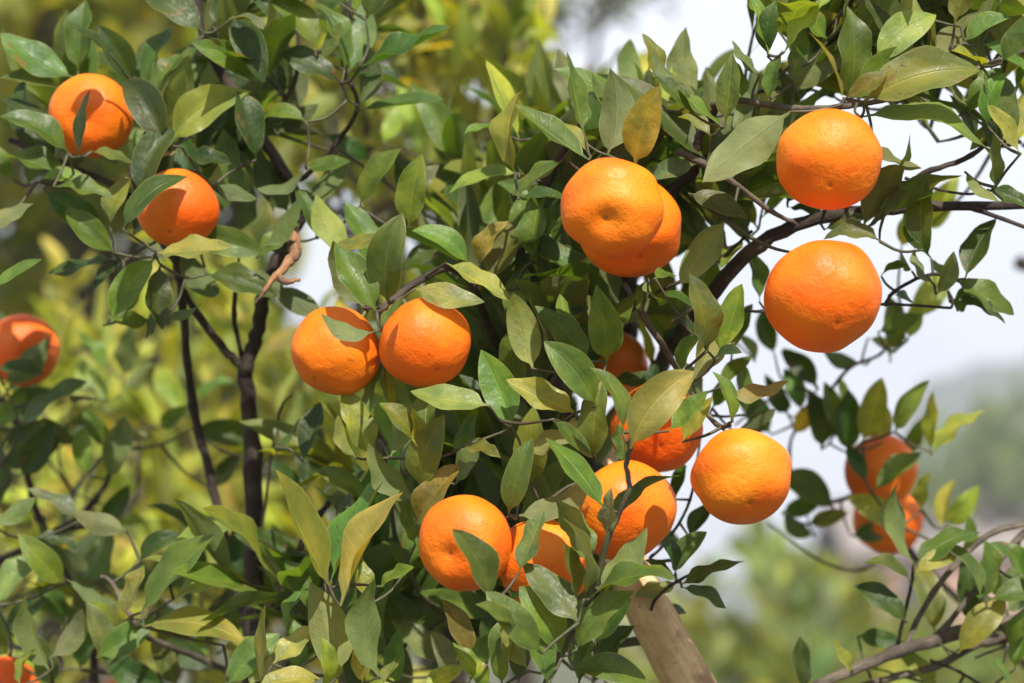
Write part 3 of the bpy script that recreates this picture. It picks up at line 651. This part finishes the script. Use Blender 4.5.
# ---- left tree: dark slender stems
root = empty('mandarin_tree', P(250, 800, 1.66) * [1, 1, 0], 'slender mandarin tree with dark upright stems left of the fruit pair', 'tree', 'mandarin trees')
g0 = P(262, 1500, 1.70); g0[2] = -.05
left = [
 ('trunk', [g0] + PX([(254, 900, 1.67), (253, 760, 1.66), (253, 600, 1.65), (250, 450, 1.63), (245, 365, 1.61)]), .0085, .0052, M_DARK, None),
 ('limb', PX([(245, 372, 1.61), (252, 330, 1.60), (268, 285, 1.58), (292, 240, 1.58), (300, 205, 1.58), (256, 127, 1.58), (213, 50, 1.58), (197, 0, 1.58), (185, -60, 1.58)]), .0050, .0030, M_DARK, None),
 ('limb', PX([(250, 640, 1.65), (232, 560, 1.66), (212, 480, 1.65), (197, 400, 1.64), (183, 300, 1.60), (170, 240, 1.57), (120, 190, 1.56), (60, 165, 1.56), (10, 140, 1.57)]), .0036, .002, M_DARK, None),
 ('branch', PX([(242, 366, 1.61), (225, 342, 1.60), (187, 295, 1.58), (175, 262, 1.56)]), .0031, .002, M_DARK, None),
 ('branch', PX([(247, 372, 1.61), (242, 350, 1.61), (235, 311, 1.60), (238, 270, 1.58)]), .0020, .0015, M_DARK, None),
 ('branch', PX([(256, 130, 1.58), (290, 175, 1.57), (318, 158, 1.56), (356, 113, 1.55), (345, 60, 1.55), (350, 0, 1.55)]), .0018, .0013, M_DARK, None),
 ('branch', PX([(256, 127, 1.58), (290, 90, 1.56), (300, 40, 1.56), (290, -20, 1.56)]), .0018, .0012, M_DARK, None),
 ('branch', PX([(175, 262, 1.56), (150, 230, 1.54), (130, 170, 1.55), (160, 110, 1.55)]), .002, .0012, M_DARK, None),
 ('branch', PX([(252, 640, 1.64), (286, 576, 1.62), (318, 520, 1.62), (340, 492, 1.62)]), .0030, .002, M_DARK, None),
 ('branch', PX([(256, 560, 1.64), (266, 500, 1.63), (271, 456, 1.62), (281, 408, 1.61), (291, 395, 1.61)]), .0012, .0009, M_GREY, None),
 ('branch', PX([(253, 620, 1.64), (275, 610, 1.60), (290, 590, 1.60)]), .0016, .001, M_DARK, None),
 ('broken_branch', PX([(288, 222, 1.575), (297, 246, 1.50), (286, 262, 1.485), (273, 280, 1.475), (255, 305, 1.47)]), 0.0050, .0008, M_RAW, 'short torn branch with raw orange-brown wood'),
 ('branch', PX([(276, 276, 1.478), (286, 282, 1.475), (300, 280, 1.475)]), .0028, .0010, M_RAW, None),
 ('branch', PX([(255, 683, 1.65), (200, 660, 1.62), (150, 640, 1.58), (135, 625, 1.53), (110, 585, 1.54), (101, 577, 1.54)]), .0024, .0012, M_GREY, None),
]
pl = [(0, 70), (60, 60), (150, 30), (200, 0), (380, 0), (420, 90), (330, 190), (350, 250), (220, 270), (160, 290), (100, 240), (40, 210), (0, 180)]
sp = rsprays(14, pl, 1.56, 1.70, .06, (5, 8), .078, ['d', 'gd', 'd', 'g', 'dg'], clear=None)
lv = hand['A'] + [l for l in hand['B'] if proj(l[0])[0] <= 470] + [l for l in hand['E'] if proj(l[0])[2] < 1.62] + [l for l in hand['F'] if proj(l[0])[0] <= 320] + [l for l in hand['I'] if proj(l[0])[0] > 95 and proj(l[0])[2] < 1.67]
grow_tree(root, left, lv, sp, [fruit_tops[0], fruit_tops[1]], clear=CL)

# ---- tree at the far left edge
root = empty('mandarin_tree', P(-150, 900, 1.9) * [1, 1, 0], 'dark-leaved mandarin tree entering from the left edge under the blurred fruit', 'tree', 'mandarin trees')
g0 = P(-150, 1500, 1.95); g0[2] = -.05
edge = [
 ('trunk', [g0] + PX([(-140, 1000, 1.9), (-120, 700, 1.88), (-80, 560, 1.84), (-50, 470, 1.80)]), .014, .008, M_DARK, None),
 ('limb', PX([(-90, 600, 1.85), (0, 560, 1.80), (60, 530, 1.76), (95, 500, 1.74), (120, 450, 1.76)]), .004, .0018, M_DARK, None),
 ('limb', PX([(95, 683, 1.78), (85, 610, 1.76), (55, 550, 1.75), (30, 500, 1.75), (20, 440, 1.76), (0, 400, 1.77), (-50, 380, 1.8)]), .0036, .002, M_DARK, None),
 ('branch', PX([(-60, 620, 1.85), (0, 640, 1.75), (60, 660, 1.68), (50, 683, 1.62)]), .003, .0015, M_DARK, None),
 ('branch', PX([(60, 530, 1.76), (110, 520, 1.80), (135, 500, 1.9), (140, 450, 1.95)]), .002, .001, M_DARK, None),
]
pe = [(0, 420), (60, 410), (90, 470), (120, 560), (200, 640), (200, 700), (0, 700)]
sp = rsprays(10, pe, 1.70, 1.95, .10, (4, 8), .062, ['d', 'd', 'gd', 'g', 'dp'])
lv = [l for l in hand['E'] if proj(l[0])[2] >= 1.62] + [l for l in hand['I'] if not (proj(l[0])[0] > 95 and proj(l[0])[2] < 1.67)] + [l for l in hand['J'] if proj(l[0])[2] >= 1.62]
grow_tree(root, edge, lv, sp, [fruit_tops[2], fruit_tops[17]], clear=CL)

# ---- tree low at the right: bare-looking grey branches
root = empty('mandarin_tree', P(1400, 900, 1.75) * [1, 1, 0], 'mandarin tree whose bare grey-brown branches slope in across the bottom right corner', 'tree', 'mandarin trees')
g0 = P(1380, 1500, 1.8); g0[2] = -.05
right = [
 ('trunk', [g0] + PX([(1360, 1000, 1.75), (1310, 760, 1.72), (1250, 600, 1.70)]), .018, .011, M_GREY, None),
 ('branch', PX([(1290, 700, 1.71), (1160, 640, 1.62), (1024, 622, 1.57), (955, 632, 1.56), (898, 653, 1.55), (825, 686, 1.54), (760, 725, 1.54)]), .0060, .0028, M_GREY, None),
 ('branch', PX([(1160, 640, 1.62), (1090, 628, 1.60), (1024, 635, 1.59), (980, 645, 1.585), (935, 662, 1.58), (861, 686, 1.58)]), .0042, .0022, M_GREY, None),
 ('branch', PX([(900, 655, 1.55), (906, 642, 1.55), (935, 590, 1.56), (975, 543, 1.57), (1024, 522, 1.58), (1080, 510, 1.6)]), .0018, .0020, M_GREY, None),
 ('branch', PX([(930, 640, 1.56), (948, 623, 1.56), (981, 583, 1.57), (1024, 538, 1.58), (1070, 500, 1.6)]), .0018, .0023, M_GREY, None),
 ('branch', PX([(896, 652, 1.55), (904, 615, 1.545), (911, 587, 1.54), (913, 566, 1.54)]), .0014, .0010, M_DARK, None),
 ('branch', PX([(930, 660, 1.58), (960, 672, 1.575), (990, 690, 1.57)]), .0012, .001, M_DARK, None),
 ('branch', PX([(981, 620, 1.56), (983, 604, 1.55), (984, 598, 1.545)]), .0010, .0008, M_DARK, None),
 ('branch', PX([(1024, 640, 1.59), (990, 652, 1.58), (975, 658, 1.58)]), .0010, .0008, M_GREY, None),
]
pr_ = [(1000, 560), (1040, 540), (1040, 700), (950, 690), (980, 640)]
sp = rsprays(4, pr_, 1.56, 1.66, .07, (3, 6), .05, ['g', 'gd', 'gy'])
lv = [l for l in hand['L'] if proj(l[0])[2] < 1.63]
grow_tree(root, right, lv, sp, [], clear=None)

# ---- blurred fruiting branches behind at the right
root = empty('mandarin_tree', P(1150, 900, 2.0) * [1, 1, 0], 'mandarin tree with blurred shoots rising round the two fruit at the right', 'tree', 'mandarin trees')
g0 = P(1200, 1500, 2.05); g0[2] = -.05
behind = [
    ('trunk', [g0] + PX([(1180, 1000, 2.0), (1120, 800, 1.95), (1060, 700, 1.92)]), .014, .006, M_DARK, None),
    ('limb', PX([(1060, 700, 1.92), (980, 620, 1.90), (915, 560, 1.86), (880, 490, 1.80), (870, 440, 1.76), (880, 410, 1.74)]), .0036, .0016, M_DARK, None),
    ('branch', PX([(872, 462, 1.78), (835, 430, 1.75), (822, 398, 1.72), (850, 368, 1.70), (881, 355, 1.70), (905, 320, 1.68)]), .0018, .0009, M_GREY, None),
    ('branch', PX([(824, 402, 1.72), (800, 388, 1.72), (765, 402, 1.73), (735, 425, 1.73)]), .0012, .0008, M_GREY, None),
    ('branch', PX([(875, 480, 1.80), (840, 500, 1.80), (800, 500, 1.79), (790, 450, 1.78), (800, 420, 1.77)]), .002, .001, M_DARK, None),
    ('branch', PX([(1120, 800, 1.95), (1110, 500, 2.3), (1065, 290, 2.5), (1018, 262, 2.5)]), .006, .0075, M_DARK, None),
    ('branch', PX([(905, 545, 1.85), (860, 570, 1.83), (818, 559, 1.81), (768, 523, 1.80)]), .0014, .0008, M_DARK, None),
]
pr_ = [(790, 400), (860, 420), (920, 430), (930, 500), (860, 570), (810, 530), (780, 460)]
sp = rsprays(16, pr_, 1.76, 1.95, .08, (4, 7), .058, ['d', 'd', 'gd', 'g'])
lv = [l for l in hand['H'] if proj(l[0])[2] >= 1.60] + [l for l in hand['L'] if proj(l[0])[2] >= 1.63]
grow_tree(root, behind, lv, sp, [fruit_tops[15], fruit_tops[16]], clear=CL)

# ---- yellow-green trees behind, leaf tones raised to look sunlit
def back_tree(label, name, poly, d0, d1, nsp, ln, nleaf, size, codes, base_px, group, forks, nl=6, nw=2, trunk_r=.02, twig_r=.002, clear=None, bark=None, tips=(), updir=.7):
    Dm = (d0 + d1) / 2
    gb = P(base_px[0], base_px[1], Dm); g0 = gb.copy(); g0[2] = -.05
    root = empty(name, gb * [1, 1, 0], label, 'tree', group)
    cx = sum(p[0] for p in poly) / len(poly); cy = sum(p[1] for p in poly) / len(poly)
    limbs = [('trunk', [g0, g0 * .5 + gb * .5 + [.02, 0, 0], gb], trunk_r, trunk_r * .6, bark or M_DARK, None)]
    for fx, fy in forks:
        mid = P((base_px[0] + fx) / 2 + rng.uniform(-20, 20), (base_px[1] + fy) / 2, Dm)
        limbs.append(('limb', [gb, mid, P(fx, fy, rng.uniform(d0, d1))], trunk_r * .5, trunk_r * .12, bark or M_DARK, None))
    sp = rsprays(nsp, poly, d0, d1, ln, nleaf, size, codes, updir)
    grow_tree(root, limbs, [], sp, list(tips), nl, nw, twig_r=twig_r, clear=clear)
    return root
CL2 = clear_fn(None, False, GAPS)
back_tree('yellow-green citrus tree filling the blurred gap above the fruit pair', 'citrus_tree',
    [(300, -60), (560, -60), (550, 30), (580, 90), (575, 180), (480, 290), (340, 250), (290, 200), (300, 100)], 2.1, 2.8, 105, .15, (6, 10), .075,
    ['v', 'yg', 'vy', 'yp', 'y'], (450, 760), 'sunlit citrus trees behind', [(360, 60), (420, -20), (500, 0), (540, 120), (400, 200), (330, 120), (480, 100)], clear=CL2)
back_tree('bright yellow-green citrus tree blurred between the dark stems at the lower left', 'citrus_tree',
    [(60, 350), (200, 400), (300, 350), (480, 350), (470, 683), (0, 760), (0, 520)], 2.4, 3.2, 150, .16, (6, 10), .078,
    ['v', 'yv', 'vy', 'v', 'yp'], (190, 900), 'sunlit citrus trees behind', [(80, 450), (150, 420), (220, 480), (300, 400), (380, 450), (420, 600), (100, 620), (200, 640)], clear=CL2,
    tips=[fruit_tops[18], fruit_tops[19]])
CL3 = clear_fn(None, False, [[(290, 262), (335, 262), (330, 318), (290, 320)]])
# far olive-green trees, top left
back_tree('olive-green tree far behind the upper left fruit, soft with blur', 'broadleaf_tree',
    [(-40, -80), (330, -80), (320, 120), (280, 230), (200, 260), (130, 240), (60, 300), (-40, 240)], 4.8, 6.5, 190, .42, (8, 13), .17,
    ['y', 'yg', 'g', 'vo', 'yg', 'yd'], (120, 520), 'distant trees', [(20, 60), (90, 20), (160, 80), (240, 40), (60, 180), (200, 180), (290, 100)], nl=5, nw=1, trunk_r=.09, twig_r=.006, bark=M_GREY, clear=CL3)
back_tree('dull brown-green tree far behind the left edge fruit', 'broadleaf_tree',
    [(-60, 300), (60, 330), (160, 320), (260, 290), (330, 350), (340, 560), (-60, 600)], 6.0, 8.0, 170, .45, (8, 13), .19,
    ['yg', 'gy', 'o', 'y', 'yo'], (60, 700), 'distant trees', [(0, 380), (100, 360), (200, 350), (280, 420), (150, 480)], nl=5, nw=1, trunk_r=.10, twig_r=.007, bark=M_GREY, clear=CL3)
back_tree('thin tree far off whose blurred twigs show grey against the white sky at top centre', 'broadleaf_tree',
    [(480, -60), (640, -60), (625, 25), (590, 40), (555, 55), (520, 40)], 7.5, 9, 34, .35, (5, 8), .12,
    ['d', 'gd', 'dp'], (520, 640), 'distant trees', [(560, 20), (600, 0), (530, 10)], nl=5, nw=1, trunk_r=.08, twig_r=.006)
for lab, poly, d0, d1, n, bp in (
    ('pale green shrubby tree blurred below the big fruit, lower right', [(690, 690), (730, 680), (780, 640), (840, 655), (880, 700), (890, 770), (690, 770)], 7, 9, 80, (790, 800)),
    ('rounded green tree blurred behind the grey branches at the bottom right', [(860, 690), (930, 670), (1050, 680), (1050, 760), (860, 760)], 9, 12, 70, (960, 800))):
    xs = [p[0] for p in poly]
    back_tree(lab, 'shrub_tree', poly, d0, d1, n, .34, (8, 12), .20, ['vp', 'p', 'yp', 'vp', 'gp'], bp, 'distant trees', [(min(xs) + 40, 690), (sum(xs) / len(xs), 670), (max(xs) - 40, 700)], nl=5, nw=1, trunk_r=.07, twig_r=.006, bark=M_GREY)

# ------------------------------------------------------------------ ground, hills, house
def grid_sheet(name, x0, x1, y0, y1, nx, ny, fz, m):
    xs = np.linspace(x0, x1, nx + 1); ys = np.linspace(y0, y1, ny + 1)
    X, Yg = np.meshgrid(xs, ys, indexing='ij'); Z = fz(X, Yg)
    V = np.stack([X, Yg, Z], -1).reshape(-1, 3)
    i = np.arange(nx)[:, None] * (ny + 1); j = np.arange(ny)[None]
    F = np.stack([i + j, i + ny + 1 + j, i + ny + 2 + j, i + j + 1], -1).reshape(-1, 4)
    return make_mesh(name, V, F, [m], origin=(0, 0, 0))
MG = plain_material('orchard_ground', (.09, .075, .04, 1), (.06, .085, .03, 1), .9, .95, .5)
MH = plain_material('wooded_hill', (.035, .055, .025, 1), (.07, .09, .045, 1), .06, .95, 1)
g = grid_sheet('ground', -600, 600, -60, 1200, 60, 60, lambda x, y: 0 * x, MG); tag(g, kind='structure')
def hz(x, y):
    r = 27 / (1 + np.exp(-(x - 51) / 1.8)) + 6 * np.exp(-((x - 110) / 40) ** 2) + 4
    return (r + 1.6 * np.sin(x * .11) + 1.0 * np.sin(x * .31 + y * .2)) * np.exp(-((y - 330) / 45) ** 2) - .5
hl = grid_sheet('hill', -500, 500, 200, 460, 160, 40, hz, MH); tag(hl, kind='structure')

def boxes(name, bl, m, parent=None, origin=None):
    V = []; F = []
    for (x0, x1, y0, y1, z0, z1) in bl:
        n = len(V)
        V += [(x, y, z) for z in (z0, z1) for x, y in ((x0, y0), (x1, y0), (x1, y1), (x0, y1))]
        F += [tuple(n + k for k in f) for f in ((3, 2, 1, 0), (4, 5, 6, 7), (0, 1, 5, 4), (1, 2, 6, 5), (2, 3, 7, 6), (3, 0, 4, 7))]
    return make_mesh(name, V, F, [m], parent=parent, smooth=False, origin=origin)
MW = plain_material('pale_render', (.62, .60, .58, 1), (.54, .52, .50, 1), 1.2)
MP = plain_material('pink_brick', (.42, .24, .19, 1), (.34, .19, .15, 1), 3)
MR = plain_material('grey_roof_tile', (.20, .17, .16, 1), (.28, .24, .22, 1), 2)
MGL = plain_material('dark_window', (.03, .035, .04, 1), (.05, .055, .06, 1), 1, .15, 0)
def house(x, y, w, d, h, wm, lab):
    r = empty('house', (x, y, 0), lab, 'house', 'houses beyond the orchard')
    boxes('wall', [(x - w / 2, x + w / 2, y, y + d, -.1, h)], wm, r, (x, y, 0))
    V = [(x - w / 2 - .4, y - .4, h), (x + w / 2 + .4, y - .4, h), (x + w / 2 + .4, y + d + .4, h), (x - w / 2 - .4, y + d + .4, h), (x - w / 2 - .4, y + d / 2, h + 1.5), (x + w / 2 + .4, y + d / 2, h + 1.5)]
    V = [(a, b, c + .004) for a, b, c in V]
    make_mesh('roof', V, [(0, 1, 5, 4), (2, 3, 4, 5), (0, 4, 3, 3), (1, 2, 5, 5), (3, 2, 1, 0)], [MR], parent=r, smooth=False, origin=(x, y, 0))
    k = max(2, int(w / 3))
    for q in range(k):
        wx = x - w / 2 + (q + .5) * w / k
        for z in np.arange(1.0, h - 1.2, 2.8):
            boxes('window', [(wx - .5, wx + .5, y - .03, y + .05, z, z + 1.2)], MGL, r, (x, y, 0))
house(11.6, 60, 6.0, 7, 2.6, MP, 'low pink brick house blurred behind the far right fruit')
back_tree('grey-green rounded tree in the haze, farthest one at the right edge', 'broadleaf_tree',
    [(930, 470), (980, 440), (1060, 430), (1080, 560), (900, 560)], 60, 70, 110, 1.6, (8, 12), .8, ['g', 'gp', 'p'], (1000, 620), 'distant trees', [(960, 500), (1020, 480), (1050, 520)], nl=5, nw=1, trunk_r=.4, twig_r=.03, bark=M_GREY)

# air
m, nt, out = mat('air'); b = NB(nt)
pv = b.n('ShaderNodeVolumePrincipled'); pv.inputs['Color'].default_value = (.85, .90, 1, 1); pv.inputs['Density'].default_value = .0023
nt.links.new(pv.outputs[0], out.inputs['Volume'])
hzb = boxes('haze', [(-520, 520, -70, 480, -1.5, 60)], m); tag(hzb, kind='stuff')
# ------------------------------------------------------------------ sky, sun, camera
SUN_EL, SUN_AZ = 46, 14      # azimuth measured from behind the camera towards the right
w = bpy.data.worlds.new('World'); sc.world = w; w.use_nodes = True
nt = w.node_tree; nt.nodes.clear(); b = NB(nt)
sdir = np.array([math.sin(R(SUN_AZ)) * math.cos(R(SUN_EL)), -math.cos(R(SUN_AZ)) * math.cos(R(SUN_EL)), math.sin(R(SUN_EL))])
sky = b.n('ShaderNodeTexSky', sky_type='NISHITA', sun_disc=False, sun_elevation=R(SUN_EL), sun_rotation=math.atan2(sdir[0], sdir[1]), dust_density=3.0, air_density=1.0, ozone_density=1.0)
gen = b.n('ShaderNodeTexCoord').outputs['Generated']
mp = b.n('ShaderNodeVectorMath', operation='MULTIPLY', i0=gen, i1=(1, 1, 2.2)).outputs[0]
cl = b.ss(b.noise(mp, 4.5, 5, .55), .34, .56, .72, 1.0)
elev = b.n('ShaderNodeSeparateXYZ', i0=gen).outputs[2]
cloud = b.mix(cl, sky.outputs[0], b.mix(b.ss(elev, .28, .75), (6.5, 6.9, 7.8, 1), (2.5, 2.55, 2.7, 1)))  # cloud overhead, out of view, greyed to cut fill light
bg = b.n('ShaderNodeBackground', i0=cloud, i1=.10)
wo = b.n('ShaderNodeOutputWorld'); nt.links.new(bg.outputs[0], wo.inputs[0])
ld = bpy.data.lights.new('sun', 'SUN'); ld.energy = 5.0; ld.angle = R(.6); ld.color = (1, .945, .86)
lo = bpy.data.objects.new('sun', ld); link(lo)
lo.rotation_euler = Vector(sdir.tolist()).to_track_quat('Z', 'Y').to_euler()
cd = bpy.data.cameras.new('camera'); co = bpy.data.objects.new('camera', cd); link(co)
co.location = CAM.tolist(); co.rotation_euler = (math.pi / 2 + PITCH, 0, 0)
cd.lens = FMM; cd.sensor_width = 36; cd.clip_start = .05; cd.clip_end = 3000
cd.dof.use_dof = True; cd.dof.focus_distance = 1.39; cd.dof.aperture_fstop = 5.6; cd.dof.aperture_blades = 0
sc.camera = co
sc.view_settings.view_transform = 'Standard'; sc.view_settings.look = 'None'; sc.view_settings.gamma = 1
sc.view_settings.exposure = 0.8
sc.cycles.max_bounces = 6; sc.cycles.diffuse_bounces = 4; sc.cycles.transmission_bounces = 4; sc.cycles.transparent_max_bounces = 8
sc.cycles.use_denoising = True
sc.cycles.sample_clamp_indirect = 6
